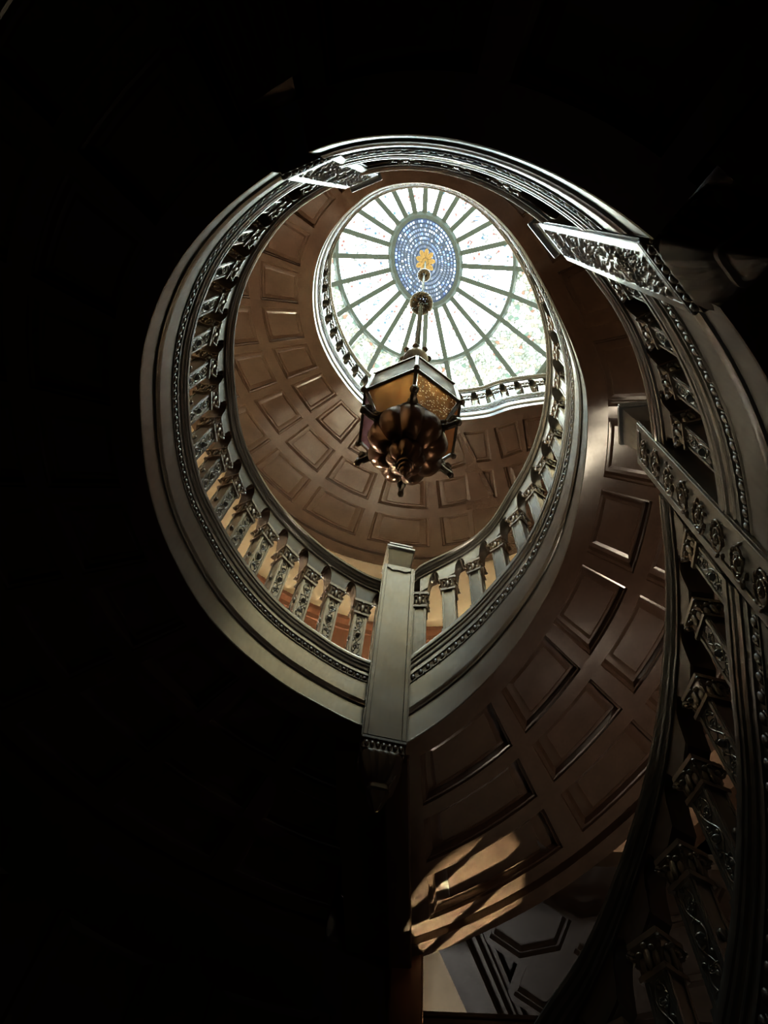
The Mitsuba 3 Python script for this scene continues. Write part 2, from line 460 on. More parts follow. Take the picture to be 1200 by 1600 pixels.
def metres(m):
    return np.asarray(m[0]) * S, m[1]


SHAFT = mikit.ply(metres(make_shaft()), 'm_trim', 25)
CARVE = [mikit.ply(metres(make_carving(k)), 'm_trim', True) for k in range(3)]
KNOB = [mikit.ply(metres(make_knob(k)), 'm_trim', True) for k in (0, -1, 1)]
CAPITAL = mikit.ply(metres(make_capital()), 'm_carve', 35)
SPRING, CROWN, RAILF, SHF = .645, .815, .83, .50


def place(X, N, z, zs):
    ex = np.array([N[1], -N[0], 0.0])
    M = np.eye(4)
    M[:3, 0], M[:3, 1], M[:3, 2] = ex, [N[0], N[1], 0], [0, 0, zs]
    M[:3, 3] = W3([X[0], X[1], z])
    return T(M)


def balustrade(key, path, sts, label, ends=(True, True), carved=True):
    for k, q in enumerate(sts):
        X, N, b, h, r, w = path.at(q)
        X = X + N * .055
        bal = num(key + '__baluster')
        hh = (r - h) * SHF + .012
        scene[bal + '__shaft'] = {**SHAFT, 'to_world': place(X, N, h - .012, hh)}
        if carved:
            scene[bal + '__carving'] = {**CARVE[k % 3], 'to_world': place(X, N, h - .012, hh)}
            scene[bal + '__knob'] = {**KNOB[0], 'to_world': place(X, N, h - .012, hh)}
            for j in (1, 2):
                scene[num(bal + '__side_knob')] = {**KNOB[j], 'to_world': place(X, N, h - .012, hh)}
        scene[bal + '__capital'] = {**CAPITAL, 'to_world': place(X, N, h + hh - .012, ((r - h) * (SPRING - SHF)) / .092)}
    cuts = [0.0, *sts, path.L]
    for a, b_ in zip(cuts[:-1], cuts[1:]):
        g0, g1 = a + (.048 if a > 0 else .0), b_ - (.048 if b_ < path.L else 0)
        if g1 - g0 < .015:
            continue
        u = np.linspace(a, b_, 19)
        x = np.clip((u - g0) / (g1 - g0), 0, 1)
        f = SPRING + (CROWN - SPRING) * np.sqrt(np.maximum(0, 1 - (2 * x - 1) ** 2))
        X, N, b, h, r, w = path.at(u)
        rows = []
        for off, ff in ((.012, np.full_like(f, RAILF + .01)), (.012, f + .012), (.018, f), (.090, f), (.096, f + .012), (.096, np.full_like(f, RAILF + .01))):
            rows.append(np.concatenate([X + N * off, (h + (r - h) * ff)[:, None]], 1))
        add(num(key + '__arch'), grid(np.array(rows)), 'm_trim' if not carved else 'm_dark', 30)
    prof = rl((.012, RAILF), (.004, RAILF), (.002, .842), (.008, .846), (.008, .852), (-.001, .858), (-.006, .870), (.000, .878), (.006, .881), (.006, .895), (-.006, .900), (-.011, .918),
              (-.004, .930), (.004, .935), (.004, .948), (-.008, .956), (-.010, .975), (-.004, .990), (.004, 1.0), (.03, 1.012), (.08, 1.012), (.11, 1.0), (.118, .96), (.105, .90), (.115, .84), (.10, RAILF))
    add(key + '__handrail', sweep(path, prof, closed=True, caps=True), 'm_trim', 28)
    tag(key, label, 'balustrade')


# ------------------------------------------------------------------ structure
def wall(key, p0, p1, off, z0, z1, mat, kind='structure', n=90):
    ph = np.linspace(p0, p1, n)
    X, N = ell(ph, off)
    z0, z1 = (np.broadcast_to(z(ph) if callable(z) else z, (n,)) for z in (z0, z1))
    zz = np.array([z0 + (z1 - z0) * k / 3 for k in range(4)])
    P = np.stack([np.broadcast_to(X[:, 0], zz.shape), np.broadcast_to(X[:, 1], zz.shape), zz], -1)
    X2, _ = ell(ph, off + .12)
    P2 = np.stack([np.broadcast_to(X2[:, 0], zz.shape), np.broadcast_to(X2[:, 1], zz.shape), zz], -1)
    add(key, cat(grid(P), grid(P2), grid(np.stack([P[-1], P2[-1]])), grid(np.stack([P[0], P2[0]]))), mat, 30, kind=kind)


FL = -EYE / S
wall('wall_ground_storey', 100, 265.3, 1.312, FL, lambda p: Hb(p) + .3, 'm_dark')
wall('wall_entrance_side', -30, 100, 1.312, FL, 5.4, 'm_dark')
wall('wall_second_storey', 88, 290, 1.60, lambda p: np.where(p > 262, np.maximum(3.06, Hb(p) + .12), 2.9), 7.9, 'm_plaster')
wall('wall_second_storey_side', 290, 448, 1.60, lambda p: np.maximum(3.06, np.minimum(Hb(p) + .12, 5.0)), 7.9, 'm_oak')
wall('wall_third_storey', 0, 360, 2.15, 7.6, 14.6, 'm_plaster')
ph = np.linspace(0, 360, 121)
add('floor', box(-7, 7, -5, 9, FL - .2, FL), 'm_dark', False, kind='structure')
Xa, Xb = ell(ph, 1.56)[0], ell(ph, 2.3)[0]
ring = lambda A, B, za, zb: grid(np.stack([np.c_[A, np.full(len(A), za)], np.c_[B, np.full(len(B), zb)]]))
add('floor_third_storey', cat(ring(Xa, Xb, 7.64, 7.64), ring(Xa, Xb, 7.8, 7.8), ring(Xa, Xa, 7.64, 7.8)), 'm_oak', False, kind='structure')

# panelled wainscot of the second storey, with its cap
ph = np.linspace(150, 300, 100)
X, N = ell(ph, 1.60)
rows = [np.c_[ell(ph, 1.60 - o)[0], np.where(ph > 262, max(z, 3.6), z)] for o, z in ((.02, 2.95), (.02, 6.08), (.03, 6.09), (.03, 6.16), (.045, 6.18), (.06, 6.21), (.06, 6.27), (0, 6.28))]
add('trim_1', grid(np.array(rows)), 'm_wainscot', 25, kind='structure')

# flights ---------------------------------------------------------------
TAIL = np.array([[.552, 2.021], [.806, 1.939], [1.143, 1.887], [1.60, 1.85], [2.2, 1.82]])
F = {
    'lower': Path(-78, -2.5), 'landing': Path(5, 43.5), 'bridge': Path(53, 95.5), 'mid': Path(103, 256.5), 'upper': Path(265.5, 455), 'top': Path(455, 650, TAIL),
}
NAMES = {
    'lower': ('stair_flight', 'lowest curved stair flight with dark panelled underside, nearest at bottom right'),
    'landing': ('stair_flight_001', 'short curved landing edge with moulded string between the two carved posts at right'),
    'bridge': ('stair_flight_002', 'curved moulded landing edge catching daylight above the skylight, between the two carved newel faces'),
    'mid': ('stair_flight_003', 'large near stair flight sweeping round the left with moulded grey string and dark soffit'),
    'upper': ('stair_flight_004', 'stair flight rising right from the plain newel with coffered brown panel soffit'),
    'top': ('stair_flight_005', 'uppermost curved flight and gallery below the skylight with coffered oak soffit'),
}
BAL = {
    'lower': ('balustrade', 'dark carved balustrade with thick moulded rail, nearest at bottom right'),
    'landing': ('balustrade_001', 'short carved balustrade between the two carved posts at right'),
    'bridge': ('balustrade_002', 'carved balustrade seen edge on between the two carved newel faces at top'),
    'mid': ('balustrade_003', 'carved balustrade sweeping round the left with cream wall behind its balusters'),
    'upper': ('balustrade_004', 'balustrade rising to the right of the plain newel with plain panelled balusters'),
    'top': ('balustrade_005', 'small distant gallery balustrade directly below the stained glass skylight'),
}
ST = {'lower': ('arc', -20, .31), 'landing': ('arc', 24, .31), 'bridge': ('arc', 74, .31), 'mid': ('arc', 160, .31), 'upper': ('arc', 288.5, .305), 'top': ('arc', 544, .31)}
BS = {'lower': (-6, .165), 'landing': (20.5, .165), 'bridge': (74, .165), 'mid': (203, .165), 'upper': (288, .165), 'top': (553.3, .165)}
for k, p in F.items():
    st = arcs(p, *ST[k][1:])
    if k == 'upper':
        st = [x for x in st if x > .1]
        st = [.03] + st
    flight(NAMES[k][0], p, st, NAMES[k][1])
    bs = [x for x in arcs(p, *BS[k]) if .03 < x < p.L - .03]
    balustrade(BAL[k][0], p, bs, BAL[k][1], carved=k not in ('upper', 'top'))

# ------------------------------------------------------------------ newels
def frame2(c, ang, w):
    a = math.radians(ang)
    ex = np.array([math.cos(a), math.sin(a)])
    out = np.array([-ex[1], ex[0]])
    if out @ (np.asarray(c) - [CX, CY]) < 0:
        out = -out
    def put(m):
        v, f = m
        return np.concatenate([np.asarray(c) + np.outer(v[:, 0], ex) + np.outer(v[:, 1], out), v[:, 2:]], 1), f
    return put


def rinceau(w, z0, z1, seed, dense=False):
    rng = np.random.default_rng(seed)
    ms, H = [], z1 - z0
    n = max(2, int(round(H / (w * .95))))
    hw = w / 2 - .018
    for k in range(n):
        zc, sg = z0 + H * (k + .5) / n, 1 if k % 2 else -1
        R = min(hw * .86, H / n * .52)
        t = np.linspace(0, 4.2 * np.pi, 54)
        r = R * (1 - t / (4.9 * np.pi))
        ms.append(tube(np.stack([sg * r * np.cos(t - 1.2), np.full_like(t, -.003), zc + r * np.sin(t - 1.2)], 1), .0042, 5))
        ms.append(blob([0, -.004, zc], 1.0, np.diag([.012, .009, .012])))
        for j in range(9):
            a = 2 * np.pi * j / 9 + rng.uniform(-.2, .2)
            rr = R * rng.uniform(.55, 1.08)
            b = a + rng.uniform(.4, 1.4)
            L = rng.uniform(.010, .018)
            M = np.array([[L * np.cos(b), 0, L * np.sin(b)], [0, .007, 0], [-.005 * np.sin(b), 0, .005 * np.cos(b)]])
            ms.append(blob([np.clip(rr * np.cos(a), -hw, hw), -.002, zc + rr * np.sin(a)], 1.0, M))
    return cat(*ms)


def foliage(w, z0, z1, seed):
    nx, nz = 44, int((z1 - z0) / w * 44)
    x, z = np.meshgrid(np.linspace(-w / 2 + .02, w / 2 - .02, nx), np.linspace(z0 + .03, z1 - .03, nz), indexing='ij')
    q = np.stack([x, z, 0 * x], -1)
    q[..., 0] = np.abs(q[..., 0])
    wv = np.stack([meshkit.fbm(q * 9 + 3, 2, seed), meshkit.fbm(q * 9 + 40, 2, seed + 5)], -1) - .5
    d = np.sin(((q[..., 0] * .8 + q[..., 1]) + wv[..., 0] * .16) * 170) * .5 + np.sin((q[..., 0] - q[..., 1] * .5 + wv[..., 1] * .16) * 210) * .5
    e = np.minimum(1, np.minimum((w / 2 - .02 - np.abs(x)) / .012, np.minimum(z - z0 - .03, z1 - .03 - z) / .012))
    y = .003 - .0065 * np.clip(d * 1.8 - .45, 0, 1) ** .7 * e * (.5 + meshkit.fbm(q * 22, 2, seed + 9))
    return grid(np.stack([x, y, z], -1))


def newel(key, label, c, ang, w, z0, z1, carve, pend=True):
    put, h = frame2(c, ang, w), w / 2
    d = w
    post = box(-h, h, .008, d, z0, z1)
    add(key + '__post', put(post), 'm_trim', False)
    b = .020 if carve == 'plain' else .027
    fm = [box(-h, -h + b, 0, .01, z0, z1, .002), box(h - b, h, 0, .01, z0, z1, .002), box(-h + b, h - b, 0, .01, z0, z0 + b * 1.3, .002)]
    if carve == 'plain':
        x = np.linspace(-h + b, h - b, 41)
        u = np.abs(x) / (h - b)
        zc = z1 - .055 + .012 * np.cos(u * np.pi * 2) - .016 * np.exp(-(u / .28) ** 2)
        P = np.array([[[a, y, zz] for a, zz in zip(x, q)] for y, q in ((.0095, zc), (.0, zc + .003), (.0, np.full_like(x, z1)), (.01, np.full_like(x, z1)))])
        fm.append(grid(P))
    else:
        fm.append(box(-h + b, h - b, 0, .01, z1 - b * 1.3, z1, .002))
    add(key + '__face_frame', put(cat(*fm)), 'm_trim', 30)
    sf = []
    for s in (-1, 1):
        sf += [box(min(s * h, s * (h + .006)), max(s * h, s * (h + .006)), .008, .03, z0, z1), box(min(s * h, s * (h + .006)), max(s * h, s * (h + .006)), d - .025, d, z0, z1)]
    add(key + '__side_frame', put(cat(*sf)), 'm_trim', False)
    if carve == 'foliage':
        add(key + '__carving', put(foliage(w, z0, z1, 3 + len(key))), 'm_trim', True, label='deeply carved leaf scrolls')
    elif carve == 'rinceau':
        add(key + '__carving', put(rinceau(w, z0 + .04, z1 - .04, 5)), 'm_carve', True, label='carved scrolling vine')
    # cap
    def frus(a0, y0, y1, zz0, a1, yy0, yy1, zz1):
        P = np.array([[[-a0, y0, zz0], [a0, y0, zz0], [a0, y1, zz0], [-a0, y1, zz0]], [[-a1, yy0, zz1], [a1, yy0, zz1], [a1, yy1, zz1], [-a1, yy1, zz1]]])
        v, f = grid(P, False, True)
        return v, np.vstack([f, [[0, 2, 1], [0, 3, 2], [4, 5, 6], [4, 6, 7]]])
    n = h * .70
    add(key + '__neck', put(cat(box(-n - .004, n + .004, .02, d - .02, z1, z1 + .045, .004), frus(n, .03, d - .03, z1 + .04, h * .90, .0, d - .0, z1 + .24))), 'm_trim', 30)
    add(key + '__cap', put(cat(box(-h * 1.0, h * 1.0, -.014, d + .014, z1 + .24, z1 + .268, .003), box(-h * .80, h * .80, .012, d - .012, z1 + .268, z1 + .325, .004),
                               box(-h * .84, h * .84, .006, d - .006, z1 + .325, z1 + .35, .003))), 'm_trim', 30)
    if pend:
        m = [box(-h - .004, h + .004, .0, d, z0 - .022, z0 - .002, .003), box(-h + .008, h - .008, .008, d - .01, z0 - .075, z0 - .022)]
        for k in range(7):
            x = -h + .02 + (w - .04) * k / 6
            m.append(blob([x, .008, z0 - .048], 1.0, np.diag([.010, .010, .019])))
            m.append(blob([-h + .008, .02 + (d - .04) * k / 6, z0 - .048], 1.0, np.diag([.010, .010, .019])))
            m.append(blob([h - .008, .02 + (d - .04) * k / 6, z0 - .048], 1.0, np.diag([.010, .010, .019])))
        add(key + '__egg_band', put(cat(*m)), 'm_dark' if pend == 'band' else 'm_dark', 30)
        if pend == 'band':
            tag(key, label, 'newel post')
            return
        an = np.arange(56) * 2 * np.pi / 56
        rows = []
        for rr, zz, fl in ((.97, -.075, 0), (1.0, -.085, .3), (.98, -.10, 1), (.80, -.165, 1), (.60, -.20, .6), (.46, -.215, .1), (.50, -.222, 0), (.50, -.245, 0), (.40, -.25, 0), (.34, -.28, .4), (.16, -.315, .3), (.05, -.33, 0), (.0, -.332, 0)):
            sq = 1 / (np.abs(np.cos(an)) ** 6 + np.abs(np.sin(an)) ** 6) ** (1 / 6)
            k = (h - .004) * rr * sq * (1 + .07 * fl * np.cos(an * 28))
            k = (h - .004) * rr * sq * (1 + .06 * fl * np.cos(an * 18))
            rows.append(np.stack([k * np.cos(an), d / 2 + k * np.sin(an), np.full(56, z0 + zz)], 1))
        add(key + '__pendant', put(grid(np.array(rows), False, True)), 'm_dark', 40)
    tag(key, label, 'newel post')


newel('newel_post', 'tall plain newel post with smooth panelled face standing lowest in the centre of the photo', (-.197, 2.094), 13, .187, 2.65, 4.30, 'plain')
newel('newel_post_001', 'newel post with leaf-carved face at right of the skylight, top right of the near loop', (.465, .153), 49, .182, 1.63, 3.15, 'foliage')
newel('newel_post_002', 'newel post with leaf-carved face at upper left of the skylight', (-.31, -.09), 160, .159, 2.19, 3.70, 'foliage', 'band')
newel('newel_post_003', 'newel post carved with a scrolling vine, running off the right edge', (.805, .895), 83, .168, .95, 2.95, 'rinceau')

# pieces of soffit behind the newels, from the well to the wall
for k, (a0, a1, lab) in enumerate(((42.5, 54, 'radial beam under the landing behind the right carved newel'), (94.5, 104, 'radial beam under the landing behind the upper left carved newel'), (-3.5, 6, 'radial beam under the landing behind the vine-carved newel'))):
    ph = np.linspace(a0, a1, 8)
    L = [np.c_[ell(ph, o)[0], Hb(ph) + dz] for o, dz in ((.15, .45), (.15, .0), (1.4, .0), (1.4, .45))]
    g = np.array(L)
    v, f = grid(g, True, False)
    add(num('landing_beam'), (v, np.vstack([f, [[0, 8, 16], [0, 16, 24], [7, 15, 23], [7, 23, 31]]])), 'm_oak', 20, lab, 'beam')
# header beam across the landing at the plain newel, and the post at the wall
pa, pb = np.array([-.145, 2.17]), np.array([-.15, 3.46])
for key, lab in (('landing_beam', 'wooden beam under the landing running from the plain newel to the wall'),):
    add(num(key), box(-.205, -.095, 2.20, 3.50, 2.61, 3.2, .006), 'm_oak', 30, lab, 'beam')
add(num('landing_beam'), box(-.42, -.11, 2.20, 3.58, 2.69, 3.15), 'm_oak', 30, 'landing edge left of the plain newel, level with the soffit', 'beam')
add('wall_post', box(-.20, -.04, 3.42, 3.56, FL, 2.70, .008), 'm_red', 30, 'reddish dark wooden post below the end of the panelled soffit', 'post')

# ------------------------------------------------------------------ skylight
DA = math.radians(-13.5)


def dome(t, A, B, z):
    t = np.radians(np.asarray(t, float))
    u, v = A * np.cos(t), B * np.sin(t)
    return np.stack([CX + math.cos(DA) * u - math.sin(DA) * v, CY + math.sin(DA) * u + math.cos(DA) * v, np.broadcast_to(z, u.shape)], -1)


RG = [(.615, .815, 14.86), (1.62, 1.837, 14.72), (2.62, 2.95, 14.05)]        # medallion frame, ring, outer rim


def dome_r(t, k):
    """k = 0 medallion, 1 ring, 2 rim"""
    A, B, z = (np.interp(k, [0, 1, 2], [r[i] for r in RG]) for i in range(3))
    return dome(t, A, B, z)


for k in range(24):
    t0 = 1.5 + 15 * k
    for nm, k0, k1, fn in (('pane', 0, 1, rad_clear), ('outer_pane', 1, 2, rad_outer)):
        u, v = np.meshgrid(np.linspace(0, 1, 6), np.linspace(0, 1, 5), indexing='ij')
        P = dome_r(t0 + 15 * u, k0 + (k1 - k0) * v)
        P[..., 2] += .03
        m = grid(P)
        n = np.cross(m[0][m[1][0][1]] - m[0][m[1][0][0]], m[0][m[1][0][2]] - m[0][m[1][0][0]])
        f = m[1] if n[2] < 0 else m[1][:, ::-1]
        add(num('skylight__' + nm), (m[0], f), 'm_came', False, uv=np.stack([u, v], -1).reshape(-1, 2), emitter=emitter(fn))
    a = dome_r(np.full(5, t0), np.array([0, .5, 1, 1.5, 2]))
    add(num('skylight__rib'), tube(a, .060, 4), 'm_came', 30)
for nm, k, r in (('medallion_frame', 0, .068), ('ring', 1, .056), ('rim', 2, .07)):
    add('skylight__' + nm, tube(dome_r(np.arange(96) * 3.75, k), r, 6, True), 'm_came', 40)
u, v = np.meshgrid(np.linspace(0, 1, 73), np.linspace(0.02, 1, 8), indexing='ij')
P = dome(360 * u, .615 * v, .815 * v, 14.90 + .06 * (1 - v))
m = grid(P)
n = np.cross(m[0][m[1][0][1]] - m[0][m[1][0][0]], m[0][m[1][0][2]] - m[0][m[1][0][0]])
add('skylight__medallion', (m[0], m[1] if n[2] < 0 else m[1][:, ::-1]), 'm_came', False, uv=np.stack([u, v], -1).reshape(-1, 2), emitter=emitter(rad_blue), label='blue and white oval of small glass pieces')
tag('skylight', 'oval stained glass skylight with radiating ribs and a blue centre', 'skylight')
# ceiling round it
o = dome(np.linspace(0, 360, 121), 2.62, 2.95, 14.05)
ang = np.arctan2(o[:, 1] - CY, o[:, 0] - CX)
big = np.stack([CX + 4.2 * np.cos(ang), CY + 4.2 * np.sin(ang), np.full(121, 14.05)], -1)
add('ceiling', grid(np.stack([o, big])), 'm_oak', False, kind='structure')
# rosette
ms = [lathe([(.0, -.02), (.05, -.02), (.06, .03), (.0, .03)], 16)]
for k in range(9):
    a = 2 * math.pi * k / 9
    M = np.array([[.075 * math.cos(a), .075 * math.sin(a), 0], [-.042 * math.sin(a), .042 * math.cos(a), 0], [0, 0, .02]])
    ms.append(blob([.11 * math.cos(a), .13 * math.sin(a), 0], 1.0, M))
v, f = cat(*ms)
add('ceiling_rosette', (v * [1, 1.15, 1] + [CX, CY, 14.78], f), 'm_gold', 40, 'golden petalled rosette in the middle of the blue medallion', 'rosette')

# ------------------------------------------------------------------ lantern
LA = math.radians(-82.0)
hexa = lambda R, z: np.array([[CX + R * math.cos(LA + k * math.pi / 3), CY + R * math.sin(LA + k * math.pi / 3), z] for k in range(6)])
h0, h1, h2 = hexa(.176, 3.39), hexa(.266, 3.685), hexa(.250, 4.10)
LK = 'hanging_lantern'
lower = ['m_amber_sparkle', 'm_orange', 'm_amber', 'm_amber', 'm_mauve_sheen', 'm_amber']
for k in range(6):
    j = (k + 1) % 6
    def pane(a, b, c, d, mat, nm, lab):
        P = np.array([[a + (b - a) * x + ((d + (c - d) * x) - (a + (b - a) * x)) * y for y in np.linspace(.04, .96, 5)] for x in np.linspace(.05, .95, 5)])
        u, v = np.meshgrid(np.linspace(0, 1, 5), np.linspace(0, 1, 5), indexing='ij')
        add(num(f'{LK}__{nm}'), grid(P), mat, False, label=lab, uv=np.stack([u, v], -1).reshape(-1, 2))
    pane(h0[k], h0[j], h1[j], h1[k], lower[k], 'lower_pane', {'m_amber': 'amber pebbled glass pane', 'm_amber_sparkle': 'amber glass pane with painted bright sparkles', 'm_orange': 'orange pebbled glass pane', 'm_mauve_sheen': 'pebbled glass pane with mauve reflection painted in'}[lower[k]])
    pane(h1[k], h1[j], h2[j], h2[k], 'm_pale', 'upper_pane', 'pale rippled glass pane')
    bars = [tube(np.linspace(h0[k], h1[k], 3), .010, 4), tube(np.linspace(h1[k], h2[k], 3), .012, 4)]
    add(num(LK + '__corner_bar'), cat(*bars), 'm_bronze', 30)
    # scroll brackets at the lower corners
    d = np.array([math.cos(LA + k * math.pi / 3), math.sin(LA + k * math.pi / 3), 0])
    t = np.linspace(0, 3.4 * np.pi, 34)
    r = .046 * (1 - t / 13)
    c = h0[k] + d * .042 + [0, 0, -.01]
    pts = c + np.outer(r * np.cos(t + 2), d) + np.outer(r * np.sin(t + 2), [0, 0, 1])
    s2 = h1[k] + d * .012 + [0, 0, -.012]
    sc = [tube(pts, np.linspace(.017, .009, 34), 6), blob(c + d * .012 + [0, 0, .042], .022), blob(c + d * .03 + [0, 0, -.042], .016), blob(h0[k] + [0, 0, .012], .026), tube(np.array([h0[k], h0[k] + d * .03 + [0, 0, .03], h0[k] + d * .055 + [0, 0, .055]]), [.014, .012, .004], 6)]
    add(num(LK + '__corner_ball'), blob(s2, .015), 'm_bronze', True)
    add(num(LK + '__scroll'), cat(*sc), 'm_bronze', 40)
for nm, hh, r in (('lower_band', h0, .016), ('middle_band', h1, .014), ('upper_band', h2, .014)):
    add(f'{LK}__{nm}', tube(np.vstack([np.linspace(hh[k], hh[(k + 1) % 6], 6)[:-1] for k in range(6)]), r, 4, True), 'm_bronze', 30)
c0 = (CX, CY)
for k in range(6):
    q = np.array([(.250, 4.10), (.215, 4.22), (.14, 4.42), (.085, 4.7), (.05, 5.2)])
    a = LA + k * math.pi / 3
    add(num(LK + '__roof_rib'), tube(np.stack([CX + q[:, 0] * math.cos(a), CY + q[:, 0] * math.sin(a), q[:, 1]], 1), .014, 5), 'm_bronze', 40)
add(LK + '__crown', cat(lathe([(.045, 5.15), (.085, 5.25), (.09, 5.33), (.06, 5.40), (.075, 5.46), (.055, 5.53), (.02, 5.56), (.0, 5.57)], 24, 8, .25, c0), *[blob([CX + .088 * math.cos(a), CY + .088 * math.sin(a), 5.36], .022) for a in np.arange(8) * math.pi / 4]), 'm_bronze', 40)
big = [(.165, 3.40, .2), (.172, 3.36, .6), (.172, 3.30, 1), (.155, 3.23, 1), (.12, 3.18, 1), (.085, 3.16, .5), (.06, 3.165, 0)]
add(LK + '__bowl', lathe(big, 144, 9, .16, c0), 'm_copper', 60, label='lobed copper bowl')
add(LK + '__boss', lathe([(.055, 3.17, .2), (.076, 3.15, .8), (.080, 3.11, 1), (.066, 3.06, 1), (.042, 3.035, .4), (.034, 3.03, 0)], 96, 8, .16, c0), 'm_copper', 60, label='small lobed copper boss')
add(LK + '__finial', lathe([(.030, 3.04), (.038, 3.02), (.036, 3.0), (.027, 2.995), (.030, 2.98), (.027, 2.965), (.020, 2.96), (.022, 2.945), (.018, 2.93), (.011, 2.925), (.012, 2.905), (.006, 2.89), (.0, 2.885)], 32, c=c0), 'm_copper', 40)
add(LK + '__ceiling_plate', lathe([(.165, 3.41), (.12, 3.42), (0, 3.42)], 24, c=c0), 'm_bronze', 30)
links = []
for k in range(64):
    z = 5.54 + k * .0445
    a = np.arange(10) * 2 * np.pi / 10
    o = (k % 2) * np.pi / 2
    links.append(tube(np.stack([CX + .017 * np.cos(a) * math.cos(o), CY + .017 * np.cos(a) * math.sin(o), z + .034 * np.sin(a)], 1), .0065, 5, True))
add(LK + '__chain', cat(*links), 'm_chain', True, kind='stuff')
add(LK + '__rod', tube(np.array([[CX, CY, z] for z in (8.38, 10, 12, 14.78)]), .014, 6), 'm_chain', True)


def pierced(c, r, seed):
    ico = trimesh.creation.icosphere(3, r)
    keep = np.random.default_rng(seed).random(len(ico.faces)) > .34
    f = ico.faces[keep]
    v = np.asarray(ico.vertices)
    n = v / np.linalg.norm(v, axis=1, keepdims=True)
    return cat((v + c, f), (v - n * .006 + c, f[:, ::-1]))


add(LK + '__globe', pierced([CX, CY, 8.52], .128, 1), 'm_bronze', False, label='pierced metal globe on the chain')
add(LK + '__small_globe', pierced([CX, CY, 11.96], .10, 2), 'm_bronze', False, label='smaller pierced globe higher on the chain')
tag(LK, 'six-sided amber glass and copper lantern hanging on a long chain under the skylight', 'lantern')

# ------------------------------------------------------------------ hall beyond the opening at lower right
HC = 3.0
cream = np.array([[-.6, 3.2], [.0, 3.2], [.24, 4.5], [.24, 6.0], [-.6, 6.0]])


def slab(poly, z0, z1):
    m = trimesh.creation.extrude_polygon(__import__('shapely').geometry.Polygon(poly), z1 - z0, engine='earcut')
    v = m.vertices + [0, 0, z0]
    return v, m.faces


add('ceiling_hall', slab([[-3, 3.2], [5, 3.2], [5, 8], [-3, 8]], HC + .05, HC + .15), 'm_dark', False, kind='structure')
add('ceiling_hall__plaster_panel', slab([[-.5, 3.56], [-.02, 3.56], [.30, 4.45], [.30, 5.4], [-.5, 5.4]], HC + .03, HC + .06), 'm_plaster', False)
dirv = np.array([.12, .36]); dirv /= np.linalg.norm(dirv); nv = np.array([dirv[1], -dirv[0]])
p0 = np.array([.055, 3.84])
ms = []
for o0, o1, dz in ((0, .03, .04), (.03, .05, .07), (.05, .09, .10), (.09, .20, .15), (.20, .24, .10), (.24, .27, .06), (.27, .30, .04)):
    a, b_ = p0 - dirv * .25, p0 + dirv * 3.5
    ms.append(slab([a + nv * o0, a + nv * o1, b_ + nv * o1, b_ + nv * o0], HC - dz + .05, HC + .06))
add('ceiling_beam', cat(*ms), 'm_dark', False, 'dark moulded ceiling beam beside a pale ceiling strip, seen under the soffit', 'beam')
hexk = []
for i in range(8):
    for j in range(7):
        c = p0 + nv * (.52 + i * .40) + dirv * (-1.0 + j * .462 + (i % 2) * .231)
        if np.min(np.hypot(*(ell(np.arange(255, 345, 1.0), 1.33)[0] - c).T)) < (.08 if c[0] < .9 else .235) or c[1] < 3.0 or c @ nv - p0 @ nv < .45:
            continue
        an = np.arange(6) * np.pi / 3 + math.atan2(nv[1], nv[0])
        L = [np.stack([c[0] + R * np.cos(an), c[1] + R * np.sin(an), np.full(6, HC + z)], -1) for R, z in ((.27, 0), (.225, 0), (.215, .02), (.200, .02), (.185, .045), (.0, .045))]
        add(num('coffered_ceiling__coffer'), grid(np.array(L), False, True), 'm_dark', False)
tag('coffered_ceiling', 'dark ceiling of six-sided coffers in the hall at lower right', 'coffered ceiling')
add('added_hall_jamb', box(-.30, -.055, 3.56, 4.9, FL, HC + .1), 'm_plaster', False, kind='structure')  # added jamb, keeps the door light off the landing beam
add('wall_hall', box(-3, 5, 7.2, 7.3, FL, HC + .1), 'm_plaster', False, kind='structure')
add('wall_hall_side', box(3.5, 3.6, 3.0, 7.3, FL, HC + .1), 'm_plaster', False, kind='structure')
SK = 'spindle_screen'
zs, ys = 2.58, 3.80
add(SK + '__top_rail', cat(box(-.05, 2.6, ys, ys + .09, zs, zs + .06, .006), box(-.05, 2.6, ys - .012, ys + .1, zs + .06, zs + .085, .004), box(-.05, 2.6, ys + .01, ys + .08, zs - .03, zs, .004)), 'm_dark', 30)
for k in range(24):
    x = .03 + k * .105
    v, f = lathe([(.016, zs - .03), (.02, zs - .06), (.012, zs - .10), (.022, zs - .2), (.014, zs - .3), (.02, zs - .36), (.02, zs - .40)], 12, c=(x, ys + .045))
    add(num(SK + '__spindle'), (v, f), 'm_dark', 30)
add(SK + '__bottom_rail', box(-.05, 2.6, ys + .01, ys + .08, zs - .45, zs - .40, .005), 'm_dark', 30)
tag(SK, 'dark wooden screen with a row of short spindles at the bottom edge', 'screen')

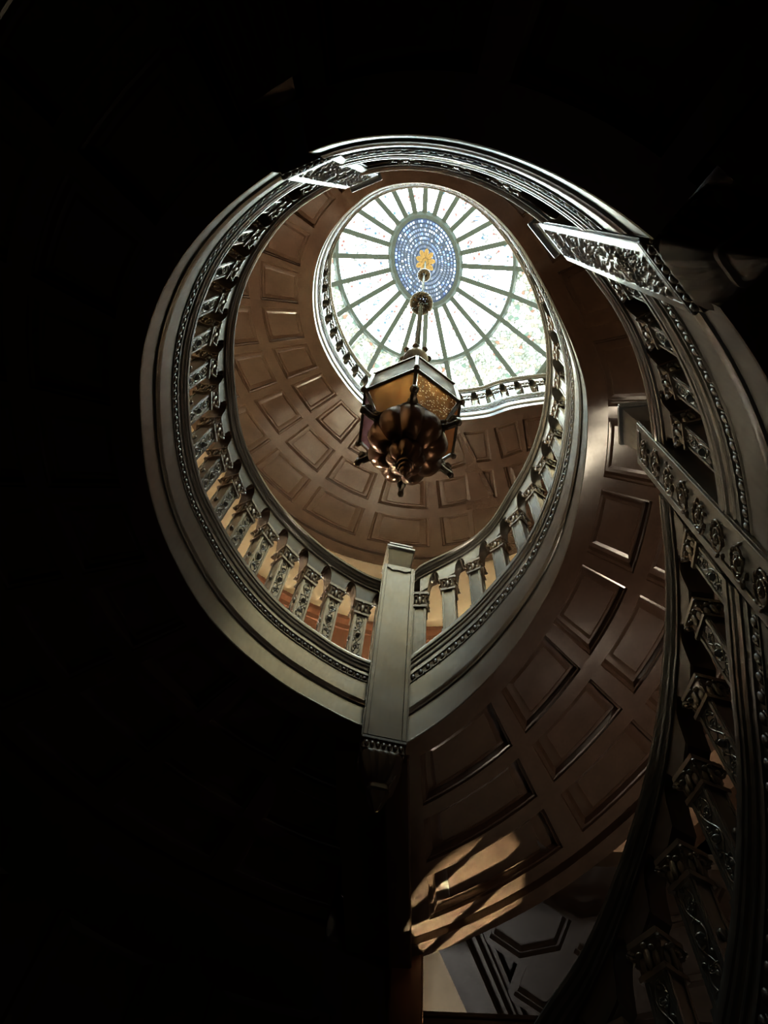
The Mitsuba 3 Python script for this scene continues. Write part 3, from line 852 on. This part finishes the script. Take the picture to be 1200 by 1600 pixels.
# ------------------------------------------------------------------ unseen floor lamps behind the string, placed to light the cream wall and right-hand soffit
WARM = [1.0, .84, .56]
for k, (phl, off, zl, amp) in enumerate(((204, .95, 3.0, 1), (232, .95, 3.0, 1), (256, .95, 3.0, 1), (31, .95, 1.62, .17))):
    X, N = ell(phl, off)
    key = num('unseen_floor_lamp')
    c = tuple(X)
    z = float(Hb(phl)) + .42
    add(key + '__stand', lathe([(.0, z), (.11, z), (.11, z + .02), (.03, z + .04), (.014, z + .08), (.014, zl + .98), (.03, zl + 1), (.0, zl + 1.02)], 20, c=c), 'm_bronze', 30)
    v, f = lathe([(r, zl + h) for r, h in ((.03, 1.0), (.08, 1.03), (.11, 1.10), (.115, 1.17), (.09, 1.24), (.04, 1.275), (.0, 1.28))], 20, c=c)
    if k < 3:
        add(key + '__shade', (v, f[:, ::-1]), flat((.8, .7, .5)), True, label='glowing round shade', emitter={'type': 'area', 'radiance': {'type': 'rgb', 'value': [UNSEEN_LAMP * amp * x for x in WARM]}})
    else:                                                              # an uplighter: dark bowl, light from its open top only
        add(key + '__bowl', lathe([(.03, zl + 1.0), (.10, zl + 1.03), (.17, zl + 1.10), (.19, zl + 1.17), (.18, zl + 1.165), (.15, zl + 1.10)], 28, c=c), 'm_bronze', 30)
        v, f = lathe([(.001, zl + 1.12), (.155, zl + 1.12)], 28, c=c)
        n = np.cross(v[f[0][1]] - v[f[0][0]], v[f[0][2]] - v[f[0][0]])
        add(key + '__light', (v, f if n[2] > 0 else f[:, ::-1]), flat((.8, .7, .5)), False, label='glowing disc inside the bowl', emitter={'type': 'area', 'radiance': {'type': 'rgb', 'value': [UNSEEN_LAMP * amp, UNSEEN_LAMP * amp * .82, UNSEEN_LAMP * amp * .60]}})
    tag(key, ['floor lamp with a round glass shade unseen at the left end of the second-storey landing, lighting the cream wall', 'floor lamp with a round glass shade unseen in the middle of the second-storey landing, lighting the cream wall', 'floor lamp with a round glass shade unseen behind the plain newel post, lighting the cream wall', 'uplighter floor lamp with a dark bowl unseen on the landing between the two right newel posts, lighting the soffit above'][k], 'floor lamp')

# ------------------------------------------------------------------ unseen glazed door, out of view, placed to light the hall and soffit
dx0, dx1, dy = -.30, .16, 7.17
add('unseen_door_1__frame', cat(box(dx0 - .07, dx0, dy - .03, dy + .03, FL, .36), box(dx1, dx1 + .07, dy - .03, dy + .03, FL, .36), box(dx0 - .07, dx1 + .07, dy - .03, dy + .03, .29, .36)), 'm_dark', False, kind='structure')
tag('unseen_door_1', kind='structure')
xs, zs_ = np.linspace(dx0, dx1, 3), [FL + .08, -.62, -.12, .26]
for i in range(2):
    for j in range(3):
        v, f = box(xs[i] + .02, xs[i + 1] - .02, dy - .006, dy + .006, zs_[j] + .02, zs_[j + 1] - .02)
        add(num('unseen_door_1__pane'), (v, f), 'm_came', False, emitter={'type': 'area', 'radiance': {'type': 'rgb', 'value': [UNSEEN_DOOR, UNSEEN_DOOR * .93, UNSEEN_DOOR * .85]}})
bars = [box(x - .02, x + .02, dy - .02, dy + .02, FL, .3) for x in xs[1:2]] + [box(dx0, dx1, dy - .02, dy + .02, z - .02, z + .02) for z in zs_]
for b_ in bars:
    add(num('unseen_door_1__glazing_bar'), b_, 'm_dark', False)

# ------------------------------------------------------------------ louvred uplight out of view in the hall, placed to throw warm light bars on the soffit
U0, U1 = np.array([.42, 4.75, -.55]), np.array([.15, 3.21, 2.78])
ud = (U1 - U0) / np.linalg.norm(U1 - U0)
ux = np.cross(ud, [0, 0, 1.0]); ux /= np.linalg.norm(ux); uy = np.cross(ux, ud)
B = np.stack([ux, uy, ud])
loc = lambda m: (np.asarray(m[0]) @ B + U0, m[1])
add('unseen_uplight__housing', loc(lathe([(.0, -.08), (.07, -.08), (.09, -.05), (.09, .16), (.098, .16), (.098, -.06)], 24)), 'm_bronze', 30)
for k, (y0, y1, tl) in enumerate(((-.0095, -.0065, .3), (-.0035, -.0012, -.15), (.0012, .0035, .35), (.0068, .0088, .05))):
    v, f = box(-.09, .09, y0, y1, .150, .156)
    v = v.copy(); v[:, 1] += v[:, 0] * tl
    add(num('unseen_uplight__louvre'), loc((v, f)), 'm_bronze', False)
add('unseen_uplight__stand', cat(lathe([(.0, FL), (.12, FL), (.12, FL + .02), (.02, FL + .04), (.02, -.6), (.0, -.6)], 16, c=(U0[0], U0[1]))), 'm_bronze', 30)
scene['unseen_uplight_beam'] = {'type': 'spot', 'to_world': T().look_at(origin=W3(U0).tolist(), target=W3(U1).tolist(), up=[0, 0, 1]), 'cutoff_angle': 5.0, 'beam_width': 3.2, 'intensity': {'type': 'rgb', 'value': [680.0, 650.0, 400.0]}}
tag('unseen_uplight', 'unseen floor spotlight with louvres in the hall, placed to throw light bars on the soffit', 'spotlight')

# ------------------------------------------------------------------ panels of the ground-storey wall
for k in range(9):
    a0 = 258.5 - k * 18.5
    for (z0, z1) in ((.35, 2.36),):
        L = []
        for o, e in ((1.312, 0), (1.29, .004), (1.285, .02), (1.30, .032), (1.312, .036)):
            e_ = e / .0165
            pts = [(a0 - 13 + e_, z0 + e), (a0 - 6.5, z0 + e), (a0 - e_, z0 + e), (a0 - e_, (z0 + z1) / 2), (a0 - e_, z1 - e), (a0 - 6.5, z1 - e), (a0 - 13 + e_, z1 - e), (a0 - 13 + e_, (z0 + z1) / 2)]
            L.append(np.array([[*ell(p_, o)[0], z_] for p_, z_ in pts]))
        add(num('wall_ground_storey__panel_moulding'), grid(np.array(L), False, True), 'm_dark', 30)

# ------------------------------------------------------------------ unseen uplighter lighting the right-hand soffit, unseen dim globe lamp for the lower left
X, N = ell(-27, 1.312)
c = tuple(X - N * .17)
add('unseen_wall_lamp__bowl', lathe([(.02, 1.80), (.08, 1.83), (.14, 1.90), (.155, 1.97), (.147, 1.965), (.12, 1.91)], 28, c=c), 'm_bronze', 30)
add('unseen_wall_lamp__bracket', tube(np.array([[*(X + N * .02), 1.76], [*(X - N * .1), 1.74], [*c, 1.80]]), .016, 8), 'm_bronze', 30)
v, f = lathe([(.001, 1.925), (.125, 1.925)], 28, c=c)
n = np.cross(v[f[0][1]] - v[f[0][0]], v[f[0][2]] - v[f[0][0]])
add('unseen_wall_lamp__light', (v, f if n[2] > 0 else f[:, ::-1]), flat((.8, .7, .5)), False, label='glowing disc inside the bowl', emitter={'type': 'area', 'radiance': {'type': 'rgb', 'value': [52.0, 42.0, 32.0]}})
tag('unseen_wall_lamp', 'unseen bronze bowl uplighter on the wall beside the lowest stair flight, lighting the soffit', 'wall lamp')
c = (-1.75, 1.9)
add('unseen_floor_lamp_004__stand', lathe([(.0, FL), (.11, FL), (.11, FL + .02), (.03, FL + .04), (.014, FL + .08), (.014, -.62), (.03, -.6), (.0, -.58)], 20, c=c), 'm_bronze', 30)
v, f = lathe([(.03, -.6), (.08, -.57), (.11, -.50), (.115, -.43), (.09, -.36), (.04, -.325), (.0, -.32)], 20, c=c)
add('unseen_floor_lamp_004__shade', (v, f[:, ::-1]), flat((.8, .7, .5)), True, label='dimly glowing round shade', emitter={'type': 'area', 'radiance': {'type': 'rgb', 'value': [2.4, 1.9, 1.2]}})
tag('unseen_floor_lamp_004', 'unseen dim floor lamp with a round shade by the left wall, lighting the lower left', 'floor lamp')
